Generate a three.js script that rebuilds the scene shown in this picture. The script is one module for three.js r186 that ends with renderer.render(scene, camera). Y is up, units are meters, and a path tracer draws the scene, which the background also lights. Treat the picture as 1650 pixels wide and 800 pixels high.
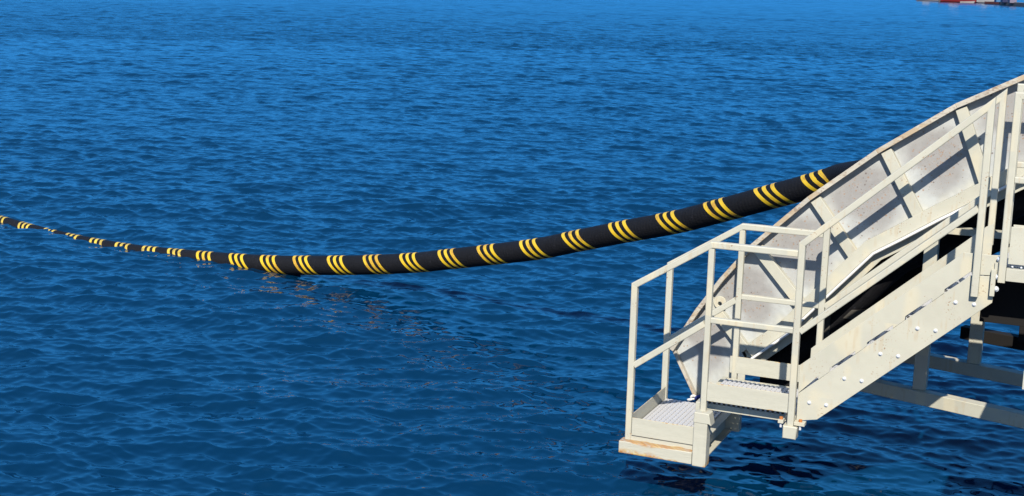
import * as THREE from 'three';
import { mergeGeometries } from 'three/addons/utils/BufferGeometryUtils.js';
import { RoundedBoxGeometry } from 'three/addons/geometries/RoundedBoxGeometry.js';

// Axes: x runs along the stair (right = up the stair), y is up with the sea at 0, z comes towards the camera.
const SEA = 2.02;                                   // the stair's own height zero (top of the front rail) stands this far above the sea
const V = (s, u, w) => new THREE.Vector3(s, u + SEA, -w);

// ------------------------------------------------------------------ camera
const scene = new THREE.Scene();
const PITCH = 0.194, ROLL = 0.026, YAW = 0.413;
const camera = new THREE.PerspectiveCamera(20.146, 1024 / 496, 0.5, 6000);
{
  const c = Math.cos(YAW), s = Math.sin(YAW), cp = Math.cos(PITCH), sp = Math.sin(PITCH);
  const right = new THREE.Vector3(c, 0, -s), flat = new THREE.Vector3(-s, 0, -c), Y = new THREE.Vector3(0, 1, 0);
  const F = flat.clone().multiplyScalar(cp).addScaledVector(Y, -sp), U = flat.clone().multiplyScalar(sp).addScaledVector(Y, cp);
  camera.position.copy(V(1.994, 1.831, -9.485));
  camera.up.copy(U).multiplyScalar(Math.cos(ROLL)).addScaledVector(right, -Math.sin(ROLL));
  camera.lookAt(camera.position.clone().add(F));
}

// ------------------------------------------------------------------ sky and sun
const SUN = new THREE.Vector3(0.31, 0.92, 1).normalize();
{
  const W = 1024, H = 512, d = new Float32Array(W * H * 4);
  const mix = (a, b, t) => a + (b - a) * t, zen = [0.005, 0.098, 0.35], mid = [0.036, 0.325, 0.85], hor = [0.030, 0.225, 0.57];
  for (let j = 0; j < H; j++) for (let i = 0; i < W; i++) {
    const el = ((j + 0.5) / H - 0.5) * Math.PI, az = ((i + 0.5) / W - 0.5) * 2 * Math.PI;
    const x = Math.cos(az) * Math.cos(el), y = Math.sin(el), z = Math.sin(az) * Math.cos(el);
    const c = x * SUN.x + y * SUN.y + z * SUN.z, up = Math.max(0, y), o = (j * W + i) * 4;
    const t1 = 1 - Math.exp(-up * 7), t2 = Math.min(1, up * 1.15);
    const glow = 0.10 * Math.pow(Math.max(0, c), 3) + 0.5 * Math.pow(Math.max(0, c), 40), pale = 0.5 + 0.5 * c;
    for (let k = 0; k < 3; k++) {
      let v = mix(mix(hor[k], mid[k], t1), zen[k], t2 * 0.9);
      v += glow * [1.0, 0.96, 0.88][k] + pale * pale * [0.12, 0.11, 0.06][k];
      d[o + k] = y < 0 ? v * 0.25 : v;
    }
    d[o + 3] = 1;
  }
  const sky = new THREE.DataTexture(d, W, H, THREE.RGBAFormat, THREE.FloatType);
  sky.mapping = THREE.EquirectangularReflectionMapping; sky.magFilter = THREE.LinearFilter; sky.needsUpdate = true;
  scene.background = sky; scene.environment = sky;
  scene.backgroundIntensity = 0.80; scene.environmentIntensity = 0.80;
}
const sun = new THREE.DirectionalLight(0xfff5e6, 5.0);
sun.position.copy(SUN).multiplyScalar(40); sun.target.position.set(0, 0, 0);
sun.castShadow = true; sun.shadow.mapSize.set(2048, 2048);
Object.assign(sun.shadow.camera, { left: -16, right: 16, top: 16, bottom: -16, near: 1, far: 90 });
scene.add(sun, sun.target);
const renderer = new THREE.WebGLRenderer({ antialias: true });
renderer.toneMapping = THREE.LinearToneMapping;
renderer.toneMappingExposure = 1.9;
renderer.shadowMap.enabled = true;

// ------------------------------------------------------------------ seeded noise
function rng(seed) { let s = seed | 0; return () => { s = (s + 0x6d2b79f5) | 0; let t = Math.imul(s ^ (s >>> 15), 1 | s); t = (t + Math.imul(t ^ (t >>> 7), 61 | t)) ^ t; return ((t ^ (t >>> 14)) >>> 0) / 4294967296; }; }
const R = rng(7);
function lattice(n, seed) {                          // a tiling value noise, smooth
  const r = rng(seed), a = Float32Array.from({ length: n * n }, r), f = (t) => t * t * (3 - 2 * t);
  return (x, y) => {
    x = ((x % 1) + 1) % 1 * n; y = ((y % 1) + 1) % 1 * n;
    const i = Math.floor(x), j = Math.floor(y), u = f(x - i), v = f(y - j), g = (p, q) => a[(q % n) * n + (p % n)];
    return (g(i, j) * (1 - u) + g(i + 1, j) * u) * (1 - v) + (g(i, j + 1) * (1 - u) + g(i + 1, j + 1) * u) * v;
  };
}
const n4 = lattice(4, 1), n9 = lattice(9, 2), n23 = lattice(23, 3), n61 = lattice(61, 4), n140 = lattice(140, 5);
const toS = (v) => 255 * Math.pow(Math.min(1, Math.max(0, v)), 1 / 2.2);
const smooth = (a, b, x) => { const t = Math.min(1, Math.max(0, (x - a) / (b - a))); return t * t * (3 - 2 * t); };
function texture(W, H, f, color = true) {            // f(u, v) -> [r, g, b] linear, or one value
  const d = new Uint8Array(W * H * 4);
  for (let j = 0; j < H; j++) for (let i = 0; i < W; i++) {
    const c = f((i + 0.5) / W, (j + 0.5) / H), o = (j * W + i) * 4;
    for (let k = 0; k < 3; k++) d[o + k] = color ? toS(c[k]) : 255 * Math.min(1, Math.max(0, c.length ? c[k] : c));
    d[o + 3] = 255;
  }
  const t = new THREE.DataTexture(d, W, H); t.magFilter = THREE.LinearFilter; t.wrapS = t.wrapT = THREE.RepeatWrapping;
  if (color) t.colorSpace = THREE.SRGBColorSpace;
  t.needsUpdate = true; return t;
}
const lerp3 = (a, b, t) => [a[0] + (b[0] - a[0]) * t, a[1] + (b[1] - a[1]) * t, a[2] + (b[2] - a[2]) * t];
const CREAM = [0.330, 0.327, 0.270], RUST = [0.24, 0.085, 0.012], OCHRE = [0.385, 0.285, 0.085];

// ------------------------------------------------------------------ materials
const paintTex = texture(512, 512, (u, v) => {
  let c = CREAM.map((x) => x * (0.93 + 0.09 * n4(u, v) + 0.05 * n23(u, v)));
  c = lerp3(c, [0.45, 0.40, 0.27], 0.35 * smooth(0.62, 0.85, n9(u + 0.3, v * 0.5)));
  c = lerp3(c, [0.28, 0.26, 0.20], 0.5 * smooth(0.80, 0.95, n61(u, v) * 0.6 + n140(u, v) * 0.4));
  c = lerp3(c, [0.30, 0.20, 0.09], 0.22 * smooth(0.70, 0.88, n61(u, v * 0.16) * 0.55 + n9(u + 0.1, v * 0.8) * 0.45));
  c = lerp3(c, [0.16, 0.07, 0.02], 0.85 * smooth(0.86, 0.93, n140(u + 0.5, v) * 0.7 + n9(u, v) * 0.3));
  return c;
});
const roughTex = texture(256, 256, (u, v) => 0.42 + 0.22 * n9(u, v) + 0.16 * n61(u, v), false);
const fineBump = texture(512, 512, (u, v) => 0.5 + 0.3 * (n140(u, v) - 0.5) + 0.5 * (n23(u, v) - 0.5), false);
const M = {};
M.paint = new THREE.MeshStandardMaterial({ map: paintTex, roughnessMap: roughTex, roughness: 1, bumpMap: fineBump, bumpScale: 0.0006 });
M.bright = new THREE.MeshStandardMaterial({ color: new THREE.Color().setRGB(0.52, 0.52, 0.50), roughness: 0.5, bumpMap: fineBump, bumpScale: 0.0005 });
// v across a plate from its bottom edge (0) to its top (1), u in metres: rust creeps from the edges
const edgeTex = (amount, seed, more = 0) => texture(1024, 256, (u, v) => {
  let c = CREAM.map((x) => x * (0.93 + 0.08 * n4(u + seed, v) + 0.05 * n61(u, v * 0.25)));
  const run = n9(u + seed * 0.37, 0.3) * 0.6 + n23(u + seed * 0.11, 0.7) * 0.4, drip = n61(u + seed, v * 0.06) * 0.5 + n140(u, v * 0.1) * 0.5;
  const low = smooth(0.40, 0, v / Math.max(0.05, amount * (run - 0.2) * 1.5)) * smooth(0.3 - more, 0.6 - more, run), top = smooth(0.4, 0, (1 - v) / Math.max(0.03, amount * 0.7 * (n9(u + 0.5 + seed, 0.9) - 0.3)));
  const fine = n140(u * 1.0, v * 0.08 + 0.3) * 0.45 + n61(u * 1.0, v * 0.10 + 0.6) * 0.55, m = Math.max(low, top * 0.8) * smooth(0.36 - more * 0.3, 0.62 - more * 0.3, fine);
  c = lerp3(c, OCHRE, 0.9 * m);
  c = lerp3(c, RUST, 0.8 * m * smooth(0.50, 0.75, n61(u + 0.2, v * 0.12)));
  c = lerp3(c, RUST, smooth(0.62 - 0.15 * amount - more, 0.85 - more, drip) * Math.max(low, top) * 0.6);
  return c;
});
M.plate = new THREE.MeshStandardMaterial({ map: edgeTex(0.35, 0.1), roughnessMap: roughTex, roughness: 1, bumpMap: fineBump, bumpScale: 0.0006 });
M.rusty = new THREE.MeshStandardMaterial({ map: edgeTex(1.7, 0.63, 0.2), roughnessMap: roughTex, roughness: 1, bumpMap: fineBump, bumpScale: 0.0015 });
M.rim = new THREE.MeshStandardMaterial({
  map: texture(1024, 64, (u, v) => {
    let c = [0.32, 0.30, 0.25].map((x) => x * (0.85 + 0.2 * n23(u, v * 0.2) + 0.1 * n140(u, v * 0.3)));
    c = lerp3(c, [0.27, 0.18, 0.08], 0.6 * smooth(0.5, 0.75, n9(u, 0.4) * 0.5 + n61(u, v * 0.2) * 0.5));
    return lerp3(c, [0.13, 0.075, 0.045], 0.6 * smooth(0.62, 0.8, n23(u + 0.4, v * 0.15) * 0.5 + n140(u, v * 0.4) * 0.5));
  }), roughness: 0.75, bumpMap: fineBump, bumpScale: 0.001 });
function speckle(seed, spots) {                       // a wall panel: grey weathered centre with rust freckles, chalky rim
  const r = rng(seed), list = [];
  for (let i = 0; i < spots; i++) {
    const g = () => (r() + r() + r() - 1.5) / 1.5;
    list.push([0.5 + g() * 0.50, 0.58 + g() * 0.48, 0.0018 + 0.007 * r() ** 5, r()]);
  }
  return texture(512, 512, (u, v) => {
    const du = (u - 0.5) / 0.46, dv = (v - 0.58) / 0.50, e = Math.sqrt(du * du + dv * dv) + 0.35 * (n4(u + seed, v) - 0.5) + 0.2 * (n9(u, v + seed) - 0.5);
    let c = lerp3([0.214, 0.211, 0.203], [0.325, 0.343, 0.335], smooth(0.42, 0.92, e));
    c = lerp3(c, [0.37, 0.345, 0.24], 0.75 * smooth(0.22, 0.0, v + 0.12 * (n9(u, v) - 0.5)));
    c = lerp3(c, [0.34, 0.28, 0.16], 0.5 * smooth(0.08, 0.0, Math.min(u, 1 - u)) * n9(u, v));
    c = c.map((x) => x * (0.90 + 0.12 * n23(u, v) + 0.06 * n140(u, v)));
    for (const [a, b, s, k] of list) {
      const q = Math.hypot(u - a, v - b);
      if (q < s * 1.6) c = lerp3(c, k < 0.25 ? [0.07, 0.045, 0.035] : [0.22, 0.13, 0.07], 0.85 * smooth(s * 1.6, s * 0.5, q));
    }
    return c;
  });
}
M.panels = [3, 5, 8, 13, 21, 34].map((s, i) => new THREE.MeshStandardMaterial({ map: speckle(s, [220, 300, 380, 520, 560, 400][i]), roughness: 0.6, bumpMap: fineBump, bumpScale: 0.0008 }));
const rubberBump = texture(512, 512, (u, v) => 0.5 + 0.09 * Math.sin(u * 6.28318 * 24) + 0.35 * (n140(u * 2, v) - 0.5) + 0.3 * (n61(u, v) - 0.5), false);
M.rubber = new THREE.MeshPhysicalMaterial({ specularIntensity: 0.28, map: texture(512, 512, (u, v) => { const k = 0.7 + 0.5 * n23(u, v) * n61(u, v) + 0.4 * n9(u, v) + 3.0 * smooth(0.72, 0.9, n140(u * 0.5, v) * 0.5 + n61(u, v * 0.3) * 0.5); return [0.0020 * k, 0.0021 * k, 0.0030 * k]; }), roughness: 0.7, bumpMap: rubberBump, bumpScale: 0.006 });
M.yellow = new THREE.MeshStandardMaterial({ map: texture(256, 256, (u, v) => lerp3([0.50, 0.335, 0.005].map((x) => x * (0.85 + 0.2 * n23(u, v))), [0.30, 0.15, 0.015], 0.75 * smooth(0.55, 0.8, n9(u, v) * 0.6 + n61(u, v) * 0.4))), roughness: 0.5 });
M.fouled = new THREE.MeshStandardMaterial({ map: texture(256, 256, (u, v) => lerp3([0.46, 0.335, 0.03].map((x) => x * (0.8 + 0.3 * n23(u, v))), [0.14, 0.11, 0.04], 0.7 * smooth(0.5, 0.75, n9(u, v) * 0.5 + n61(u, v) * 0.5))), roughness: 0.5 });
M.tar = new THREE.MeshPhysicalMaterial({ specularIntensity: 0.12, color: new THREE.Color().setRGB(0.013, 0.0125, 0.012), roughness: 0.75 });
M.dark = new THREE.MeshPhysicalMaterial({ specularIntensity: 0.3, color: new THREE.Color().setRGB(0.045, 0.043, 0.038), roughness: 0.8, bumpMap: fineBump, bumpScale: 0.001 });
M.galv = new THREE.MeshStandardMaterial({ color: new THREE.Color().setRGB(0.38, 0.385, 0.39), roughness: 0.5, metalness: 0.1, bumpMap: fineBump, bumpScale: 0.001 });
M.bolt = new THREE.MeshStandardMaterial({ color: new THREE.Color().setRGB(0.50, 0.53, 0.56), roughness: 0.35, metalness: 0.25 });
M.rustBolt = new THREE.MeshStandardMaterial({ color: new THREE.Color().setRGB(0.32, 0.11, 0.025), roughness: 0.8 });

// ------------------------------------------------------------------ building helpers
const used = new Map();
function numbered(name) { const n = used.get(name) ?? 0; used.set(name, n + 1); return n ? name + '_' + String(n).padStart(3, '0') : name; }
function shade(o) { o.traverse((m) => { if (m.isMesh) { m.castShadow = true; m.receiveShadow = true; } }); return o; }
function thing(name, label, category, group) {
  const o = new THREE.Group(); o.name = numbered(name); o.userData = { label, category }; if (group) o.userData.group = group;
  scene.add(o); return o;
}
function part(parent, name, geo, material, label) {
  const g = Array.isArray(geo) ? mergeGeometries(geo.map((x) => { const y = x.index ? x.toNonIndexed() : x; for (const k of Object.keys(y.attributes)) if (!['position', 'normal', 'uv'].includes(k)) y.deleteAttribute(k); return y; })) : geo;
  const m = new THREE.Mesh(g, material); m.name = name; m.castShadow = m.receiveShadow = true;
  if (label) m.userData.label = label;
  parent.add(m); return m;
}
function metric(g0) {                                 // uv in metres, taken from whichever axis each face looks along
  const g = g0.index ? g0.toNonIndexed() : g0, p = g.attributes.position, n = g.attributes.normal, uv = new Float32Array(p.count * 2), a = R(), b = R();
  for (let i = 0; i < p.count; i++) {
    const x = Math.abs(n.getX(i)), y = Math.abs(n.getY(i)), z = Math.abs(n.getZ(i));
    const [U, W] = x > y && x > z ? [p.getZ(i), p.getY(i)] : y > z ? [p.getX(i), p.getZ(i)] : [p.getX(i), p.getY(i)];
    uv[2 * i] = U + a; uv[2 * i + 1] = W + b;
  }
  g.setAttribute('uv', new THREE.BufferAttribute(uv, 2)); return g;
}
function box(s0, s1, u0, u1, w0, w1, r = 0.003) {
  const g = new RoundedBoxGeometry(s1 - s0, u1 - u0, w1 - w0, 1, Math.min(r, (s1 - s0) * 0.3, (u1 - u0) * 0.3, (w1 - w0) * 0.3));
  g.translate((s0 + s1) / 2, (u0 + u1) / 2 + SEA, -(w0 + w1) / 2); return metric(g);
}
function across(g, v0, v1) {                          // v from 0 to 1 between two heights, for the plates whose edges rust
  const p = g.attributes.position, uv = g.attributes.uv, k = R();
  for (let i = 0; i < p.count; i++) uv.setXY(i, (p.getX(i) - p.getZ(i)) * 0.7 + k, Math.min(0.999, Math.max(0.001, (p.getY(i) - SEA - v0) / (v1 - v0))));
  return g;
}
function slab(pts, w0, w1, bevel = 0.002, holes = []) {   // a plate with the outline pts (s, u), standing between w0 and w1
  const sh = new THREE.Shape(pts.map(([s, u]) => new THREE.Vector2(s, u)));
  for (const [x, y, r] of holes) { const h = new THREE.Path(); h.absarc(x, y, r, 0, Math.PI * 2, true); sh.holes.push(h); }
  const g = new THREE.ExtrudeGeometry(sh, { depth: w1 - w0 - 2 * bevel, bevelEnabled: true, bevelThickness: bevel, bevelSize: bevel, bevelOffset: -bevel, bevelSegments: 1, curveSegments: 10 });
  g.translate(0, SEA, -w1 + bevel); return metric(g);
}
// square tube along a bent path in a plane w = const; every leg is its own geometry with mitred ends
function legs(pts, w, size = 0.047, depth = size) {
  const P = pts.map(([s, u]) => new THREE.Vector2(s, u)), out = [], h = size / 2, d = depth / 2, c = 0.007, prof = [];
  for (const [a, b, q] of [[1, 1, 0], [-1, 1, 1], [-1, -1, 2], [1, -1, 3]]) for (let k = 0; k <= 2; k++) {
    const t = (q + k / 2) * Math.PI / 2; prof.push([a * (h - c) + c * Math.cos(t), b * (d - c) + c * Math.sin(t)]);
  }
  const dir = (i) => P[i + 1].clone().sub(P[i]).normalize();
  for (let i = 0; i + 1 < P.length; i++) {
    const t = dir(i), n = new THREE.Vector2(-t.y, t.x), cut = (j) => {
      if (j === 0 || j === P.length - 1) return n;
      const a = dir(j - 1), b = dir(j), na = new THREE.Vector2(-a.y - b.y, a.x + b.x).normalize(); return na.multiplyScalar(1 / na.dot(n));
    };
    const A = cut(i), B = cut(i + 1), pos = [], nor = [], idx = [], K = prof.length, ring = (q, m) => prof.map(([x, z]) => [q.x + m.x * x, q.y + m.y * x + SEA, -(w + d) + z]);
    const ra = ring(P[i], A), rb = ring(P[i + 1], B);
    const tri = (a, b, e) => {
      const v = [a, b, e].map((x) => new THREE.Vector3(...x)), f = v[1].clone().sub(v[0]).cross(v[2].clone().sub(v[0])).normalize();
      for (const x of v) { pos.push(x.x, x.y, x.z); nor.push(f.x, f.y, f.z); }
    };
    for (let k = 0; k < K; k++) { const l = (k + 1) % K; tri(ra[k], ra[l], rb[k]); tri(rb[k], ra[l], rb[l]); }
    for (let k = 1; k + 1 < K; k++) { if (i === 0) tri(ra[0], ra[k + 1], ra[k]); if (i + 2 === P.length) tri(rb[0], rb[k], rb[k + 1]); }
    // faces must look outward
    const g = new THREE.BufferGeometry(), mid = P[i].clone().add(P[i + 1]).multiplyScalar(0.5);
    const ax = pos[0] - mid.x, ay = pos[1] - SEA - mid.y, az = pos[2] + w + d;
    if (nor[0] * (ax - t.x * (ax * t.x + ay * t.y)) + nor[1] * (ay - t.y * (ax * t.x + ay * t.y)) + nor[2] * az < 0) {
      for (let k = 0; k < pos.length; k += 9) for (let q = 0; q < 3; q++) { const x = pos[k + 3 + q]; pos[k + 3 + q] = pos[k + 6 + q]; pos[k + 6 + q] = x; }
      for (let k = 0; k < nor.length; k++) nor[k] = -nor[k];
    }
    g.setAttribute('position', new THREE.Float32BufferAttribute(pos, 3)); g.setAttribute('normal', new THREE.Float32BufferAttribute(nor, 3));
    out.push(metric(g));
  }
  return out;
}
function rod(a, b, r, seg = 10) {
  const d = b.clone().sub(a), g = new THREE.CylinderGeometry(r, r, d.length(), seg);
  g.applyQuaternion(new THREE.Quaternion().setFromUnitVectors(new THREE.Vector3(0, 1, 0), d.clone().normalize())); g.translate((a.x + b.x) / 2, (a.y + b.y) / 2, (a.z + b.z) / 2); return g;
}
function boltHead(s, u, w, r = 0.0115) {
  const g = new THREE.SphereGeometry(r, 12, 8, 0, Math.PI * 2, 0, Math.PI / 2); g.scale(1, 0.8, 1); g.rotateX(Math.PI / 2);
  const c = new THREE.CylinderGeometry(r * 1.25, r * 1.25, 0.004, 12); c.rotateX(Math.PI / 2); g.translate(0, 0, 0.002);
  const m = mergeGeometries([g.toNonIndexed(), c.toNonIndexed()]); m.translate(s, u + SEA, -w + 0.002); return m;
}
function grating(s0, s1, w0, w1, u) {                 // plank grating: slotted bright steel
  const list = [], pitch = 0.036, bw = 0.020;
  for (let s = s0; s + bw <= s1 + 0.004; s += pitch) list.push(new THREE.BoxGeometry(bw, 0.022, w1 - w0).translate(s + bw / 2, u - 0.011 + SEA, -(w0 + w1) / 2));
  for (let w = w0; w < w1; w += 0.048) list.push(new THREE.BoxGeometry(s1 - s0, 0.018, 0.026).translate((s0 + s1) / 2, u - 0.0125 + SEA, -(w + 0.013)));
  return list;
}

// ------------------------------------------------------------------ the sea
{
  const CX = camera.position.x, CZ = camera.position.z, r = rng(11);
  const fwd = Math.atan2(-Math.cos(YAW), -Math.sin(YAW));            // azimuth of the view over the water
  const waves = [];
  const bands = [[0.05, 0.09, 22], [0.09, 0.16, 24], [0.16, 0.30, 28], [0.30, 0.60, 28], [0.60, 1.2, 24], [1.2, 2.4, 16], [2.4, 6.0, 10]], slope = [0.08, 0.14, 0.17, 0.14, 0.075, 0.048, 0.028];
  bands.forEach(([a, b, n], q) => {
    for (let i = 0; i < n; i++) {
      const L = a * Math.pow(b / a, (i + r()) / n), k = 2 * Math.PI / L, spread = (r() + r() + r() - 1.5) * (q < 3 ? 1.05 : 0.95), th = fwd + Math.PI + 0.16 + spread;
      waves.push({ L, k, x: Math.cos(th) * k, z: Math.sin(th) * k, a: slope[q] * Math.sqrt(2 / n) / k, p: r() * 6.2832, ux: Math.cos(th), uz: Math.sin(th) });
    }
  });
  const gusts = (x, z) => 0.56 + 0.95 * (n4(x / 170 + 0.2, z / 90) * 0.45 + n9(x / 150, z / 70 + 0.6) * 0.35 + n23(x / 150 + 0.1, z / 60) * 0.2);
  const half = 0.56, dense = 690, th = [];
  for (let i = 0; i <= dense; i++) th.push(fwd - half + 2 * half * i / dense);
  const side = 75, wide = 1.12;
  for (let i = 1; i <= side; i++) th.push(fwd + half + (wide - half) * i / side);
  for (let i = 1; i <= 24; i++) th.push(fwd + wide + (2 * Math.PI - 2 * wide) * i / 24);
  for (let i = 1; i <= side; i++) th.push(fwd + 2 * Math.PI - wide + (wide - half) * i / side);
  const rad = [0.5, 2, 4, 6, 7.5, 8.6];
  for (let q = 9.2; q < 420;) { rad.push(q); q += q * (q < 40 ? 0.0024 : q < 150 ? 0.0022 : 0.0034); }
  for (let q = 430; q < 5000; q *= 1.12) rad.push(q);
  const NT = th.length, NR = rad.length, pos = new Float32Array(NT * NR * 3), uv = new Float32Array(NT * NR * 2), cs = th.map(Math.cos), sn = th.map(Math.sin);
  for (let j = 0; j < NR; j++) {
    const q = rad[j], cell = Math.max(q * 2 * half / dense, (rad[Math.min(NR - 1, j + 1)] - q) * 0.8), fit = (cell) => waves.filter((m) => m.L > cell * 2.0).map((m) => ({ ...m, f: m.a * smooth(cell * 2.0, cell * 3.2, m.L) })), near = fit(cell), broad = fit(Math.max(cell, q * (wide - half) / side));
    for (let i = 0; i < NT; i++) {
      const x0 = CX + cs[i] * q, z0 = CZ + sn[i] * q, o = (j * NT + i) * 3;
      let x = x0, y = 0, z = z0;
      if (q < 425 && (i <= dense + side || i > dense + side + 24 || i === NT - 1) && q > 9) {
        const act = i <= dense && i > 0 ? near : broad;
        const g = gusts(x0, z0);
        for (const m of act) { const t = m.x * x0 + m.z * z0 + m.p, A = m.f * g, c = Math.cos(t), s = Math.sin(t); y += A * c; x -= A * m.ux * s * 1.0; z -= A * m.uz * s * 1.0; }
      }
      pos[o] = x; pos[o + 1] = y; pos[o + 2] = z; uv[(j * NT + i) * 2] = x0 / 3.1; uv[(j * NT + i) * 2 + 1] = z0 / 3.1;
    }
  }
  const idx = new Uint32Array((NT - 1) * (NR - 1) * 6); let o = 0;
  for (let j = 0; j + 1 < NR; j++) for (let i = 0; i + 1 < NT; i++) { const a = j * NT + i, b = a + NT; idx[o++] = a; idx[o++] = a + 1; idx[o++] = b; idx[o++] = b; idx[o++] = a + 1; idx[o++] = b + 1; }
  const g = new THREE.BufferGeometry();
  g.setAttribute('position', new THREE.BufferAttribute(pos, 3)); g.setAttribute('uv', new THREE.BufferAttribute(uv, 2)); g.setIndex(new THREE.BufferAttribute(idx, 1)); g.computeVertexNormals();
  if (g.attributes.normal.getY(NT * 50 + 50) < 0) { for (let k = 0; k < idx.length; k += 3) { const t = idx[k]; idx[k] = idx[k + 1]; idx[k + 1] = t; } g.computeVertexNormals(); }
  const rip = rng(5), rp = Array.from({ length: 46 }, () => { const k = 8 + Math.floor(34 * rip()), t = (rip() - 0.5) * 2.6 + 1.1, kx = Math.round(k * Math.cos(t)), ky = Math.round(k * Math.sin(t)); return [kx, ky, rip() * 6.283, 1 / Math.hypot(kx, ky, 0.1)]; });
  let top = 0; for (const w of rp) top += w[3] * w[3]; top = Math.sqrt(top) * 2.2;
  const ripple = texture(768, 768, (u, v) => { let s = 0; for (const [a, b, p, A] of rp) s += A * Math.cos(6.28318 * (a * u + b * v) + p); return 0.5 + 0.5 * s / top; }, false);
  M.sea = new THREE.MeshPhysicalMaterial({ color: new THREE.Color().setRGB(0.0002, 0.0140, 0.040), roughness: 0.04, ior: 1.333, bumpMap: ripple, bumpScale: 0.010 });
  const reach = (q) => { let j = 0; while (rad[j] < q) j++; return j * (NT - 1) * 6; }, c1 = reach(32), c2 = reach(75);
  g.addGroup(0, c1, 0); g.addGroup(c1, c2 - c1, 1); g.addGroup(c2, idx.length - c2, 2);
  const seaMid = M.sea.clone(), seaFar = M.sea.clone(); seaMid.bumpScale = 0.012; seaFar.bumpScale = 0.028; seaFar.roughness = 0.10;
  const sea = new THREE.Mesh(g, [M.sea, seaMid, seaFar]); sea.name = 'sea_water'; sea.receiveShadow = true;
  sea.userData = { kind: 'structure', label: 'deep blue rippled sea water around the stair and the hose', category: 'water' };
  scene.add(sea);
}

// ------------------------------------------------------------------ the floating hose
{
  const hose = thing('floating_hose', 'black rubber hose with groups of three yellow bands, curving from the chute into the sea', 'hose');
  const P = [[-15.6, -2.10, 6.95], [-14.1, -2.09, 6.66], [-12.8, -2.13, 6.34], [-11.6, -2.138, 6.04], [-10.55, -2.128, 5.86], [-9.8, -2.088, 5.74],
    [-8.993, -2.035, 5.609], [-8.404, -1.987, 5.515], [-7.856, -1.933, 5.426], [-7.297, -1.858, 5.324], [-6.715, -1.772, 5.198], [-6.124, -1.670, 5.051], [-5.529, -1.553, 4.883], [-4.932, -1.408, 4.695], [-4.337, -1.258, 4.488], [-3.722, -1.095, 4.253], [-3.129, -0.898, 4.006], [-2.519, -0.696, 3.731], [-1.929, -0.504, 3.446], [-1.378, -0.290, 3.162], [-0.826, -0.066, 2.860], [-0.349, 0.129, 2.585], [-0.221, 0.192, 2.509], [0.25, 0.37, 1.98], [0.75, 0.62, 1.78], [1.6, 1.0, 1.70], [2.8, 1.4, 1.70],
  ].map((p) => V(...p));
  const curve = new THREE.CatmullRomCurve3(P, false, 'centripetal'), N = 420, K = 28, len = curve.getLength();
  const radius = (x) => x < -8 ? 0.124 : x > -0.3 ? 0.112 : 0.124 + (0.112 - 0.124) * (x + 8) / 7.7;
  const frame = (t) => {
    const c = curve.getPointAt(t), d = curve.getTangentAt(t), side = new THREE.Vector3(0, 1, 0).cross(d).normalize(), up = d.clone().cross(side);
    return { c, d, side, up, r: radius(c.x) };
  };
  const pos = [], nor = [], uv = [], idx = [];
  for (let j = 0; j <= N; j++) {
    const f = frame(j / N);
    for (let k = 0; k <= K; k++) {
      const a = k / K * 2 * Math.PI, n = f.up.clone().multiplyScalar(Math.cos(a)).addScaledVector(f.side, Math.sin(a)), p = f.c.clone().addScaledVector(n, f.r);
      pos.push(p.x, p.y, p.z); nor.push(n.x, n.y, n.z); uv.push(j / N * len, k / K);
    }
  }
  for (let j = 0; j < N; j++) for (let k = 0; k < K; k++) { const a = j * (K + 1) + k, b = a + K + 1; idx.push(a, b, a + 1, b, b + 1, a + 1); }
  const grid = (pos, nor, uv, idx) => { const g = new THREE.BufferGeometry(); g.setAttribute('position', new THREE.Float32BufferAttribute(pos, 3)); g.setAttribute('normal', new THREE.Float32BufferAttribute(nor, 3)); g.setAttribute('uv', new THREE.Float32BufferAttribute(uv, 2)); g.setIndex(idx); return g; };
  part(hose, 'hose_body', grid(pos, nor, uv, idx), M.rubber);
  const band = (t0, k0) => {                          // a slanted strip of tape wrapped right round the hose
    const pos = [], nor = [], uv = [], idx = [], w = 0.048, S = 32, lift = 0.0014;
    for (let k = 0; k <= S; k++) {
      const a = k / S * 2 * Math.PI, tilt = -0.105 * Math.cos(a - 0.15), wob = 0.003 * Math.sin(a * 3 + k0);
      for (const [e, h] of [[-w / 2, 0], [-w / 2, lift], [w / 2, lift], [w / 2, 0]]) {
        const f = frame(Math.min(1, Math.max(0, t0 + (tilt + wob + e) / len))), n = f.up.clone().multiplyScalar(Math.cos(a)).addScaledVector(f.side, Math.sin(a)), p = f.c.clone().addScaledVector(n, f.r + h);
        pos.push(p.x, p.y, p.z); nor.push(n.x, n.y, n.z); uv.push(k / S * 0.8 + k0 * 0.37, (e / w + 0.5) * 0.1 + k0 * 0.13);
      }
    }
    for (let k = 0; k < S; k++) for (let q = 0; q < 3; q++) { const a = k * 4 + q, b = a + 4; idx.push(a, a + 1, b, b, a + 1, b + 1); }
    return grid(pos, nor, uv, idx);
  };
  // where the middle of each group sits, by its x along the hose
  const at = (x) => { let lo = 0, hi = 1; for (let i = 0; i < 40; i++) { const m = (lo + hi) / 2; curve.getPointAt(m).x < x ? lo = m : hi = m; } return lo; };
  const centres = [-14.100, -13.400, -12.770, -12.166, -11.627, -11.090, -10.565, -10.030, -9.540, -8.993, -8.404, -7.856, -7.297, -6.715, -6.124, -5.529, -4.932, -4.337, -3.722, -3.129, -2.519, -1.929, -1.378, -0.826, -0.349];
  let n = 0;
  for (const x of centres) for (const e of [-0.104, 0, 0.104]) part(hose, 'yellow_band', band(at(x) + e / len, n++), x < -9.2 ? M.fouled : M.yellow);
}

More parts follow.
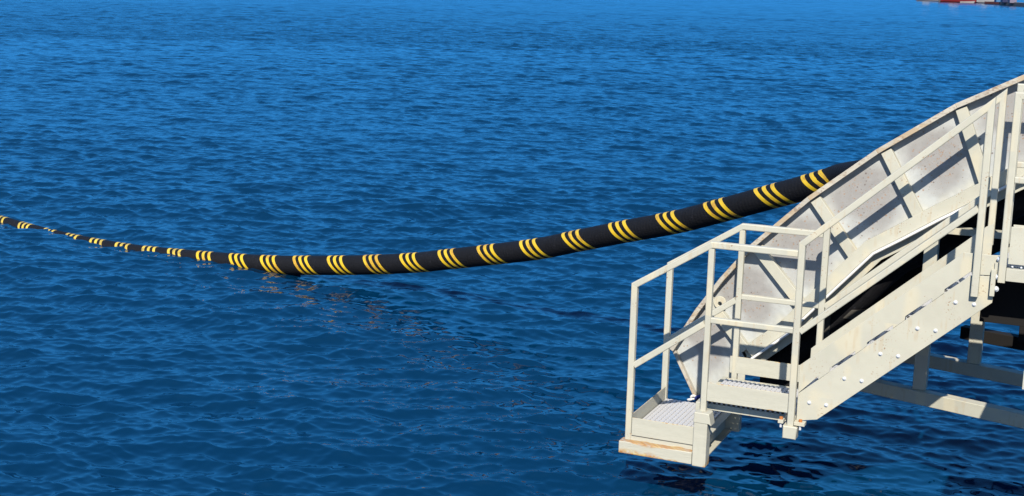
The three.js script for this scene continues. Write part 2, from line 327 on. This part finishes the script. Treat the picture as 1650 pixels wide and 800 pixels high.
// ------------------------------------------------------------------ the access stair
const W2 = 0.851;                                     // the back rail stands this far behind the front one
const T = 0.047;
{
  const st = thing('access_stairway', 'cream painted steel stair with handrails and two small grated landings above the sea', 'stairway');
  const bar = (name, pts, w, names, size, depth) => legs(pts, w, size, depth).map((g, i) => part(st, names ? names[i] : name, g, M.paint));
  // handrails, front and back
  for (const w of [0, W2]) {
    const k = w ? 1 : 0;
    bar('', [[-1.180, -1.56], [-1.180, -0.381], [-0.617, -0.0235], [k ? -0.002 : -0.001, -0.0235]], w, ['post', 'handrail', 'handrail']);
    bar('', [[0.0235, k ? -1.02 : -1.262], [0.0235, 0.046], [1.181, 1.083], [1.181, k ? 0.02 : -0.187]], w, ['post', 'handrail', 'post']);
    bar('post', [[-0.617, k ? -1.25 : -1.262], [-0.617, -0.050]], w + 0.002, null, 0.044, 0.043);
    bar('mid_rail', [[-0.594, -0.573], [k ? 0.0 : -0.001, -0.573]], w + 0.003, null, 0.042, 0.041);
    bar('mid_rail', [[-1.158, -0.986], [-0.640, -0.604]], w + 0.003, null, 0.046, 0.041);
    bar('mid_rail', [[0.048, -0.575], [1.157, 0.400]], w + 0.003, null, 0.044, 0.041);
  }
  // stringers with their bolts, kick plates above them
  const edge = (s) => -1.005 + 0.8985 * (s - 0.088);
  const line = [[0.055, -1.235], [0.200, -1.205], [1.294, -0.226], [1.305, -0.045]];
  const front = part(st, 'stringer', slab([...line, [1.142, edge(1.142)], [0.055, edge(0.055)]], 0.050, 0.060), M.paint);
  for (let i = 0; i < 5; i++) for (const d of [0, 0.119]) part(front, 'bolt', boltHead(0.139 + 0.2312 * i + d, -1.088 + 0.2095 * i, 0.050), M.bolt);
  part(st, 'stringer', slab([...line.map(([s, u]) => [s - 0.03, u]), [1.11, edge(1.14)], [0.0, edge(0.03)]], W2 - 0.012, W2 - 0.002), M.paint);
  const notch = [];                                   // kick plate bottom, cut out over each tread
  for (let i = 0; i < 5; i++) { const s0 = 0.985 - 0.2312 * (4 - i) - 0.03 * (4 - i) * 0.3, s1 = s0 + 0.165; notch.push([s0, edge(s0) + 0.003], [s0 + 0.002, edge(s0) + 0.030], [s1, edge(s1) + 0.026], [s1 + 0.002, edge(s1) + 0.003]); }
  part(st, 'kick_plate', slab([[0.055, edge(0.055) + 0.003], ...notch.filter(([s]) => s > 0.1), [1.305, -0.042], [1.308, 0.093], [1.088, 0.093], [0.999, 0.010], [0.055, -0.825]], 0.046, 0.054), M.paint);
  part(st, 'kick_plate', slab([[-0.030, edge(0) + 0.003], [1.07, edge(1.1)], [1.20, edge(1.1)], [1.20, 0.178], [1.15, 0.150], [0.964, -0.018], [-0.020, -0.895], [-0.030, -0.905]], W2 - 0.010, W2 - 0.001), M.paint);
  for (let i = 0; i < 5; i++) {
    const s0 = 0.985 - 0.2312 * (4 - i), u = -0.168 - 0.2095 * (4 - i), t = part(st, 'tread', [...grating(s0, s0 + 0.245, 0.064, W2 - 0.016, u)], M.galv); t.userData.kind = 'stuff';
    part(t, 'nosing', box(s0 - 0.004, s0 + 0.001, u - 0.055, u + 0.001, 0.064, W2 - 0.016, 0.001), M.galv);
    for (const w of [0.0605, W2 - 0.0155]) part(t, 'end_plate', box(s0, s0 + 0.24, u - 0.09, u - 0.022, w, w + 0.003, 0.001), M.galv);
  }
  // upper landing
  part(st, 'kick_plate', across(box(-0.593, -0.002, -1.173, -1.034, 0.004, 0.012), -1.173, -1.034), M.plate);
  part(st, 'kick_plate', across(box(-0.655, -0.005, -1.185, -1.050, W2 + 0.003, W2 + 0.010), -1.185, -1.050), M.plate);
  const g1 = part(st, 'grating', grating(-0.640, 0.03, 0.098, 0.70, -1.195), M.galv); g1.userData.kind = 'stuff';
  part(st, 'frame_beam', box(-0.66, 0.05, -1.268, -1.219, 0.098, 0.138), M.paint);
  part(st, 'frame_beam', box(-0.66, 0.05, -1.290, -1.222, W2 - 0.06, W2 - 0.02), M.paint);
  part(st, 'frame_beam', box(-0.70, -0.665, -1.290, -1.222, 0.10, W2), M.paint);
  // lower landing
  part(st, 'kick_plate', across(box(-1.150, -0.664, -1.520, -1.384, -0.004, 0.005), -1.520, -1.384), M.plate);
  part(st, 'kick_plate', across(box(-1.170, -1.163, -1.515, -1.372, 0.050, W2 - 0.002), -1.515, -1.372), M.plate);
  const g2 = part(st, 'grating', grating(-1.155, -0.670, 0.012, W2, -1.470), M.galv); g2.userData.kind = 'stuff';
  part(st, 'edge_beam', across(box(-1.232, -0.668, -1.655, -1.562, -0.050, 0.050, 0.006), -1.655, -1.562), M.rusty, 'rust streaked edge beam of the lowest landing');
  part(st, 'backing_plate', across(box(-1.16, -0.664, -1.563, -1.515, 0.008, 0.018), -1.563, -1.515), M.rusty);
  part(st, 'corner_column', across(box(-0.664, -0.562, -1.662, -1.262, -0.052, 0.048, 0.006), -1.662, -1.262), M.rusty, 'rust streaked corner column under the middle post');
  part(st, 'column_cap', slab([[-0.668, -1.330], [-0.553, -1.330], [-0.535, -1.340], [-0.553, -1.258], [-0.562, -1.252], [-0.662, -1.252]], -0.056, 0.052, 0.004), M.paint);
  part(st, 'channel_beam', [box(-0.664, -0.656, -1.640, -1.480, 0.049, W2 - 0.03, 0.001), box(-0.6565, -0.596, -1.489, -1.480, 0.049, W2 - 0.03, 0.001), box(-0.6565, -0.596, -1.640, -1.631, 0.049, W2 - 0.03, 0.001)], M.paint);
  part(st, 'frame_beam', box(-1.215, -0.545, -1.650, -1.500, W2 - 0.02, W2 + 0.05), M.paint);
  part(st, 'frame_beam', box(-1.215, -1.160, -1.640, -1.520, 0.051, W2 - 0.03), M.paint);
  // foot of the main post with its clamp
  part(st, 'post_foot', slab([[-0.022, -1.262], [0.072, -1.262], [0.080, -1.268], [0.072, -1.355], [-0.022, -1.355]], -0.025, 0.072, 0.006), M.paint);
  for (const [a, b] of [[-0.062, -0.024], [0.052, 0.128]]) {
    const cl = part(st, 'clamp_plate', box(a, b, -1.252, -1.226, -0.012, 0.048, 0.002), M.paint), c = a + (a < 0 ? 0.018 : 0.042);
    part(cl, 'bolt', rod(V(c, -1.229, 0.010), V(c, -1.210, 0.010), 0.014, 6), M.rustBolt);
    part(cl, 'bolt', rod(V(c, -1.285, 0.010), V(c, -1.250, 0.010), 0.009, 8), M.bolt);
  }
  // bracket where the stair meets the pier head
  const br = part(st, 'bracket', [box(1.274, 1.305, -0.175, 0.005, 0.012, 0.048), box(1.290, 1.318, -0.03, 0.05, 0.030, 0.052)], M.paint);
  for (const [s, u] of [[1.318, 0.075], [1.312, -0.045], [1.312, -0.125]]) part(br, 'bolt', boltHead(s, u, 0.03, 0.015), M.bolt);
}

// ------------------------------------------------------------------ the pier head at the top of the stair
{
  const ld = thing('pier_landing', 'cream steel landing with guard rails at the top of the stair', 'landing');
  for (const w of [0, W2]) {
    legs([[1.341 - (w ? 0.05 : 0), w ? 0.04 : -0.075], [1.341 - (w ? 0.05 : 0), 1.147], [3.2, 1.147]], w).forEach((g, i) => part(ld, i ? 'handrail' : 'post', g, M.paint));
    legs([[1.366 - (w ? 0.05 : 0), 0.606], [3.2, 0.606]], w + 0.003, 0.042, 0.041).forEach((g) => part(ld, 'mid_rail', g, M.paint));
    for (const s of [2.2, 3.17]) legs([[s, -0.075], [s, 1.122]], w + 0.002, 0.044, 0.043).forEach((g) => part(ld, 'post', g, M.paint));
  }
  part(ld, 'kick_plate', box(1.372, 3.2, 0.052, 0.300, 0.010, 0.018), M.paint);
  part(ld, 'kick_plate', box(1.33, 3.2, 0.052, 0.180, W2 + 0.004, W2 + 0.012), M.paint);
  part(ld, 'edge_beam', box(1.366, 3.2, -0.062, 0.022, 0.004, 0.060), M.paint);
  for (let i = 0; i < 8; i++) part(ld, 'bolt', boltHead(1.40 + i * 0.055, 0.034, 0.03, 0.006), M.bolt);
  part(ld, 'deck_plate', box(1.335, 3.2, 0.018, 0.040, 0.062, W2), M.galv);
  part(ld, 'edge_beam', box(1.31, 3.2, -0.062, 0.018, W2 - 0.05, W2), M.paint);
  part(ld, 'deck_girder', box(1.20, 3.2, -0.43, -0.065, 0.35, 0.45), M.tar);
  part(ld, 'outer_deck', box(1.66, 4.2, -0.06, 0.03, -2.6, -0.03), M.paint);
  for (const [a, b] of [[2.4, -2.2], [4.0, -2.2], [4.0, -0.4]]) part(ld, 'pile', rod(V(a, -4, b), V(a, -0.061, b), 0.16, 18), M.dark);
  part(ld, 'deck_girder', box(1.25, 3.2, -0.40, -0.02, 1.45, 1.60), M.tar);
}

// ------------------------------------------------------------------ the hose chute
{
  const ch = thing('hose_chute', 'long cream steel chute with ribbed side wall and rusty rim carrying the black hose', 'chute');
  const rim = [[-1.236, -1.140], [-1.038, -0.787], [-0.849, -0.505], [-0.619, -0.210], [-0.197, 0.206], [0.289, 0.606], [0.830, 0.982], [1.282, 1.217], [2.2, 1.62], [3.4, 1.95]];
  const low = [[-0.555, -1.120], [-0.281, -0.880], [-0.004, -0.555], [0.326, -0.175], [0.520, -0.050], [0.776, 0.122], [0.931, 0.220], [1.172, 0.378], [1.349, 0.490], [2.3, 0.95], [3.4, 1.25]];
  const WP = 1.22, at = (L, s) => { for (let i = 0; i + 1 < L.length; i++) if (s <= L[i + 1][0] || i + 2 === L.length) { const t = (s - L[i][0]) / (L[i + 1][0] - L[i][0]); return L[i][1] + t * (L[i + 1][1] - L[i][1]); } };
  const along = (L, off) => L.map(([s, u], i) => {     // a line moved sideways by off
    const a = L[Math.max(0, i - 1)], b = L[Math.min(L.length - 1, i + 1)], d = Math.hypot(b[0] - a[0], b[1] - a[1]); return [s - off * (b[1] - a[1]) / d, u + off * (b[0] - a[0]) / d];
  });
  // ribs: the foot and head of each, then the panels between them
  const ribs = [[[-0.965, -0.675], [-0.615, -1.075]], [[-0.590, -0.215], [-0.205, -0.640]], [[-0.160, 0.215], [0.215, -0.262]], [[0.345, 0.630], [0.665, 0.080]], [[0.860, 0.985], [1.100, 0.380]], [[1.60, 1.34], [1.86, 0.78]], [[2.35, 1.66], [2.55, 1.08]]];
  const rimAt = along(rim, -0.004), inner = along(low, 0.055);
  const panel = (pts, k) => {
    const g = slab(pts, WP, WP + 0.010, 0.001), p = g.attributes.position, uv = g.attributes.uv;
    // texture square fitted along the panel's own slope
    const [a, b] = [pts[0], pts[1]], d = [b[0] - a[0], b[1] - a[1]], l = Math.hypot(...d); d[0] /= l; d[1] /= l;
    let mn = [1e9, 1e9], mx = [-1e9, -1e9]; const q = (x, y) => [x * d[0] + y * d[1], -x * d[1] + y * d[0]];
    for (const t of pts) { const c = q(...t); for (const i of [0, 1]) { mn[i] = Math.min(mn[i], c[i]); mx[i] = Math.max(mx[i], c[i]); } }
    for (let i = 0; i < p.count; i++) { const c = q(p.getX(i), p.getY(i) - SEA); uv.setXY(i, 0.01 + 0.98 * (c[0] - mn[0]) / (mx[0] - mn[0]), 0.01 + 0.98 * (c[1] - mn[1]) / (mx[1] - mn[1])); }
    part(ch, 'side_panel', g, M.panels[k % M.panels.length]);
  };
  const cut = (L, s0, s1) => [[s0, at(L, s0)], ...L.filter(([s]) => s > s0 + 1e-4 && s < s1 - 1e-4), [s1, at(L, s1)]];
  // the end panel below the first rib reaches down to the chute's lip
  panel([[-1.010, -1.530], [-0.62, -1.36], [ribs[0][1][0], ribs[0][1][1] - 0.05], ribs[0][0], [-1.038, -0.787], [-1.233, -1.140]], 0);
  for (let i = 0; i + 1 < ribs.length; i++) {
    const A = ribs[i], B = ribs[i + 1], bottom = cut(low, A[1][0] + 0.002, B[1][0]), topL = cut(rimAt, A[0][0] + 0.002, B[0][0]).reverse();
    panel([...bottom, ...topL], i + 1);
  }
  for (const [a, b] of ribs) {
    const d = [b[0] - a[0], b[1] - a[1]], l = Math.hypot(...d), n = [-d[1] / l * 0.042, d[0] / l * 0.042], t = [d[0] / l, d[1] / l];
    const e = [a[0] + t[0] * 0.035, a[1] + t[1] * 0.035];
    part(ch, 'rib', slab([[e[0] + n[0], e[1] + n[1]], [e[0] - n[0], e[1] - n[1]], [b[0] - n[0], b[1] - n[1]], [b[0] + n[0], b[1] + n[1]]], WP - 0.062, WP, 0.003), M.paint);
  }
  const strip = (L, o0, o1, i0, i1) => { const A = along(L, o0).slice(i0, i1 + 1), B = along(L, o1).slice(i0, i1 + 1).reverse(); return [...A, ...B]; };
  // rim flange, jointed at each bend
  for (let i = 0; i + 1 < rim.length; i++) {
    const g = slab(strip(rim, -0.036, 0.0, i, i + 1), WP - 0.085, WP + 0.012, 0.0025), p = g.attributes.position, uv = g.attributes.uv, k = i * 0.171;
    for (let j = 0; j < p.count; j++) uv.setXY(j, p.getX(j) * 0.45 + k, 0.5 + p.getY(j) * 3);
    part(ch, 'rim_flange', g, M.rim);
  }
  part(ch, 'lip_flange', slab([[-1.236, -1.140], [-1.016, -1.535], [-0.996, -1.525], [-1.212, -1.132]], WP - 0.050, WP + 0.004, 0.002), M.rim, 'rusty end flange at the mouth of the chute');
  // bottom boom: front band, rounded white flange, lower web
  part(ch, 'bottom_boom', slab(strip(low, 0.003, 0.100, 0, 10), WP - 0.066, WP - 0.003, 0.003), M.paint);
  part(ch, 'bottom_flange', slab(strip(low, -0.018, 0.002, 0, 10), WP - 0.115, WP + 0.02, 0.006), M.bright);
  part(ch, 'lower_web', slab(strip(low, -0.085, -0.019, 0, 10), WP - 0.03, WP - 0.02, 0.002), M.paint);
  part(ch, 'lifting_eye', slab(Array.from({ length: 20 }, (_, i) => [-0.838 + 0.052 * Math.cos(i * 0.31416), -0.705 + 0.052 * Math.sin(i * 0.31416)]), WP - 0.078, WP - 0.063, 0.002, [[-0.838, -0.715, 0.017]]), M.paint);
  // trough floor, low far wall and the tarred underside that closes the view below the boom
  const floor = [], F = along(rim, -0.42).filter(([s]) => s > -1.3), FT = along(rim, -0.40).filter(([s]) => s > -1.3);
  part(ch, 'trough_floor', slab([...F, ...FT.slice().reverse()], WP + 0.012, 3.0), M.dark);
  part(ch, 'far_wall', slab(strip(rim, -0.44, -0.16, 2, 9), 3.0, 3.012), M.paint);
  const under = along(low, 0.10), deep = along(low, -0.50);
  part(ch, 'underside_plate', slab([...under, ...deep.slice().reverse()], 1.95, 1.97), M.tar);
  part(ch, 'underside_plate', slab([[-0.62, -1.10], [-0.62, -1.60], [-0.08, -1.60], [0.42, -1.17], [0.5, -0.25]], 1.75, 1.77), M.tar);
  const drum = along(low, -0.17).filter(([s]) => s < 1.6).map(([s, u]) => V(s, u, 1.62));
  part(ch, 'rubber_fender', new THREE.TubeGeometry(new THREE.CatmullRomCurve3(drum), 60, 0.13, 20), M.rubber);
}

// ------------------------------------------------------------------ the frame below
{
  const fr = thing('support_frame', 'cream steel frame of beams and posts standing low over the sea beneath the stair', 'frame');
  const beam = (name, a, b, h, d, m = M.paint) => {    // level beam between two points of its top centre line
    const l = a.distanceTo(b), g = new RoundedBoxGeometry(l, h, d, 1, 0.006), q = new THREE.Quaternion().setFromUnitVectors(new THREE.Vector3(1, 0, 0), b.clone().sub(a).normalize());
    const gm = metric(g); gm.translate(0, -h / 2, 0); gm.applyQuaternion(q); gm.translate((a.x + b.x) / 2, (a.y + b.y) / 2, (a.z + b.z) / 2); return part(fr, name, gm, m);
  };
  beam('beam', V(0.20, -1.205, 1.34), V(3.0, -1.205, 0.50), 0.105, 0.10);
  beam('beam', V(0.30, -1.150, 2.20), V(3.0, -1.150, 1.42), 0.105, 0.10);
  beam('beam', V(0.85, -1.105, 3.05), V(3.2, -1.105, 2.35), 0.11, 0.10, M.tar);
  part(fr, 'post', box(0.695, 0.795, -1.206, 0.0, 1.16, 1.26, 0.006), M.paint);
  part(fr, 'post', box(1.005, 1.110, -1.152, 0.1, 1.95, 2.05, 0.006), M.paint);
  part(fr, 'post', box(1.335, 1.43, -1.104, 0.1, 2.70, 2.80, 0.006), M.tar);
  part(fr, 'brace', box(-0.02, 0.50, -0.80, -0.72, 1.50, 1.58, 0.004), M.dark);
  part(fr, 'brace', box(-0.10, -0.02, -1.60, -0.35, 1.48, 1.58, 0.004), M.dark);
  part(fr, 'head_beam', box(0.70, 3.0, 0.0, 0.05, 1.255, 1.36, 0.004), M.paint);
}
{
  const rope = thing('rope_knot', 'small white and blue rope end knotted at the bottom tip of the chute', 'rope');
  const loop = (c, r, t, tilt) => { const g = new THREE.TorusGeometry(r, t, 8, 20); g.rotateX(tilt); g.rotateY(tilt * 0.7); g.translate(c.x, c.y, c.z); return g; };
  part(rope, 'white_loop', [loop(V(-1.02, -1.525, 1.16), 0.018, 0.010, 0.5), loop(V(-1.045, -1.545, 1.15), 0.016, 0.009, 1.3)], M.bright);
  part(rope, 'blue_loop', [loop(V(-0.96, -1.52, 1.15), 0.034, 0.014, 0.8), loop(V(-0.93, -1.54, 1.15), 0.028, 0.014, 1.7)], new THREE.MeshStandardMaterial({ color: new THREE.Color().setRGB(0.02, 0.03, 0.16), roughness: 0.9 }));
}

// ------------------------------------------------------------------ the far shore
{
  const plain = (r, g, b, rough = 0.6) => new THREE.MeshStandardMaterial({ color: new THREE.Color().setRGB(r, g, b), roughness: rough });
  const red = plain(0.17, 0.012, 0.015, 0.5), white = plain(0.24, 0.24, 0.24, 0.6), navy = plain(0.01, 0.015, 0.05, 0.4), maroon = plain(0.04, 0.01, 0.012), tan = plain(0.2, 0.17, 0.12), glass = plain(0.02, 0.03, 0.04, 0.1), grey = plain(0.10, 0.10, 0.10, 0.9), blue = plain(0.02, 0.09, 0.2);
  function hull(L, B, D, draft) {                      // pointed bow at +x, transom at -x, sheer rising to the bow
    const n = 16, m = 10, pos = [], idx = [];
    for (let i = 0; i <= n; i++) {
      const t = i / n, half = B / 2 * Math.pow(Math.max(0, 1 - Math.pow(t, 3.2)), 0.75) * (0.8 + 0.2 * Math.min(1, t * 4)), top = D * (1 + 0.45 * t * t), keel = -draft * (1 - Math.pow(t, 6));
      for (let j = 0; j <= m; j++) { const a = (j / m * 2 - 1), k = Math.sign(a) * Math.pow(Math.abs(a), 0.6); pos.push((t - 0.5) * L + 0.08 * L * t * Math.abs(a), keel + (top - keel) * Math.pow(Math.abs(a), 1.7), half * k); }
    }
    for (let i = 0; i < n; i++) for (let j = 0; j < m; j++) { const a = i * (m + 1) + j, b = a + m + 1; idx.push(a, a + 1, b, b, a + 1, b + 1); }
    const base = pos.length / 3; for (let i = 0; i <= n; i++) { const a = i * (m + 1) * 3, b = a + m * 3; pos.push(pos[a], pos[a + 1] - 0.08, pos[a + 2] * 0.97, pos[b], pos[b + 1] - 0.08, pos[b + 2] * 0.97); }
    for (let i = 0; i < n; i++) { const a = base + 2 * i; idx.push(a, a + 1, a + 2, a + 2, a + 1, a + 3); }
    for (let j = 1; j < m; j++) idx.push(0, j, j + 1);
    const g = new THREE.BufferGeometry(); g.setAttribute('position', new THREE.Float32BufferAttribute(pos, 3)); g.setIndex(idx); g.computeVertexNormals(); return g;
  }
  function boat(name, label, x, z, turn, L, B, D, m, cabin, trim) {
    const o = thing(name, label, 'boat'); o.position.set(x, 0, z); o.rotation.y = turn;
    part(o, 'hull', hull(L, B, D, 0.4), m);
    part(o, 'waterline_stripe', hull(L * 1.004, B * 1.01, D * 0.12, 0.41), trim);
    if (cabin) {
      const c = part(o, 'cabin', new RoundedBoxGeometry(L * 0.26, 1.7, B * 0.6, 2, 0.1).translate(-L * 0.16, D + 0.75, 0), white);
      part(c, 'window', new THREE.BoxGeometry(L * 0.262, 0.5, B * 0.5).translate(-L * 0.16, D + 1.15, 0), glass);
      part(o, 'mast', rod(new THREE.Vector3(-L * 0.1, D + 1.6, 0), new THREE.Vector3(-L * 0.1, D + 4.2, 0), 0.05), grey);
    }
    return o;
  }
  boat('moored_boat', 'pale grey boat moored left of the red boat at the far shore', -43.6, -338, 0.05, 6.5, 2.2, 0.9, plain(0.17, 0.17, 0.18), true, navy);
  boat('moored_boat', 'bright red boat with dark waterline moored at the far shore', -35.6, -327, 0.0, 8.6, 2.8, 1.5, red, true, maroon);
  boat('moored_boat', 'small white dinghy floating before the red boat at the far shore', -33.4, -320, 0.02, 2.9, 1.2, 0.35, white, false, grey);
  boat('moored_boat', 'white boat with navy waterline moored between the red boat and the quay', -29.6, -327, 0.0, 4.9, 2.2, 1.5, white, true, navy);
  boat('moored_boat', 'low dark maroon boat moored beside the quay end at the far shore', -26.6, -312, 0.1, 4.6, 1.7, 0.55, maroon, false, navy);
  const pile = thing('mooring_post', 'dark wooden mooring post standing in the water left of the red boat', 'post'); pile.position.set(-40.6, 0, -330);
  part(pile, 'shaft', new THREE.CylinderGeometry(0.2, 0.22, 4, 12).translate(0, 1, 0), plain(0.06, 0.05, 0.05, 0.9)); part(pile, 'cap', new THREE.ConeGeometry(0.24, 0.3, 12).translate(0, 3.15, 0), grey);
  const quay = thing('stone_quay', 'low grey concrete quay at the far shore in the corner of the view', 'quay');
  const qa = new THREE.Vector3(-25.4, 0, -306), qb = new THREE.Vector3(8, 0, -214), ql = qa.distanceTo(qb), qt = Math.atan2(-(qb.z - qa.z), qb.x - qa.x);
  quay.position.copy(qa); quay.rotation.y = qt;
  part(quay, 'wall', new RoundedBoxGeometry(ql, 2.4, 9, 1, 0.06).translate(ql / 2, -0.65, -4.5), new THREE.MeshStandardMaterial({ color: new THREE.Color().setRGB(0.10, 0.10, 0.10), roughness: 0.95, bumpMap: fineBump, bumpScale: 0.02 }));
  part(quay, 'kerb', new RoundedBoxGeometry(ql, 0.22, 0.5, 1, 0.03).translate(ql / 2, 0.66, -0.26), plain(0.14, 0.14, 0.13, 0.9));
  for (const [d, label] of [[4.5, 'squat white bollard nearest the boats on the far quay'], [9.8, 'squat white bollard right of the first one on the far quay']]) {
    const b = thing('bollard', label, 'bollard'); b.position.copy(qa).lerp(qb, d / ql).add(new THREE.Vector3(-0.5, 0.56, -0.6));
    part(b, 'stem', new THREE.CylinderGeometry(0.24, 0.30, 0.75, 14).translate(0, 0.37, 0), white); part(b, 'head', new THREE.SphereGeometry(0.42, 14, 8, 0, Math.PI * 2, 0, Math.PI / 2).scale(1, 0.6, 1).translate(0, 0.72, 0), white);
  }
  const crates = [[2.6, 0.9, blue, 'blue and white crate beside the bollards on the far quay'], [7.4, 1.6, navy, 'dark covered crate between the bollards on the far quay'], [12.8, 1.5, plain(0.10, 0.09, 0.13), 'dark purple grey covered stack at the right edge on the far quay']];
  for (const [d, h, m, label] of crates) {
    const c = thing('cargo_crate', label, 'crate'); c.position.copy(qa).lerp(qb, d / ql).add(new THREE.Vector3(-1.0, 0.56, -2.2)); c.rotation.y = qt;
    part(c, 'body', new RoundedBoxGeometry(1.7, h, 1.4, 2, 0.08).translate(0, h / 2, 0), m); part(c, 'lid', new RoundedBoxGeometry(1.78, 0.14, 1.48, 1, 0.04).translate(0, h + 0.072, 0), m === blue ? white : grey);
  }
}
for (const c of scene.children) shade(c);
renderer.render(scene, camera);
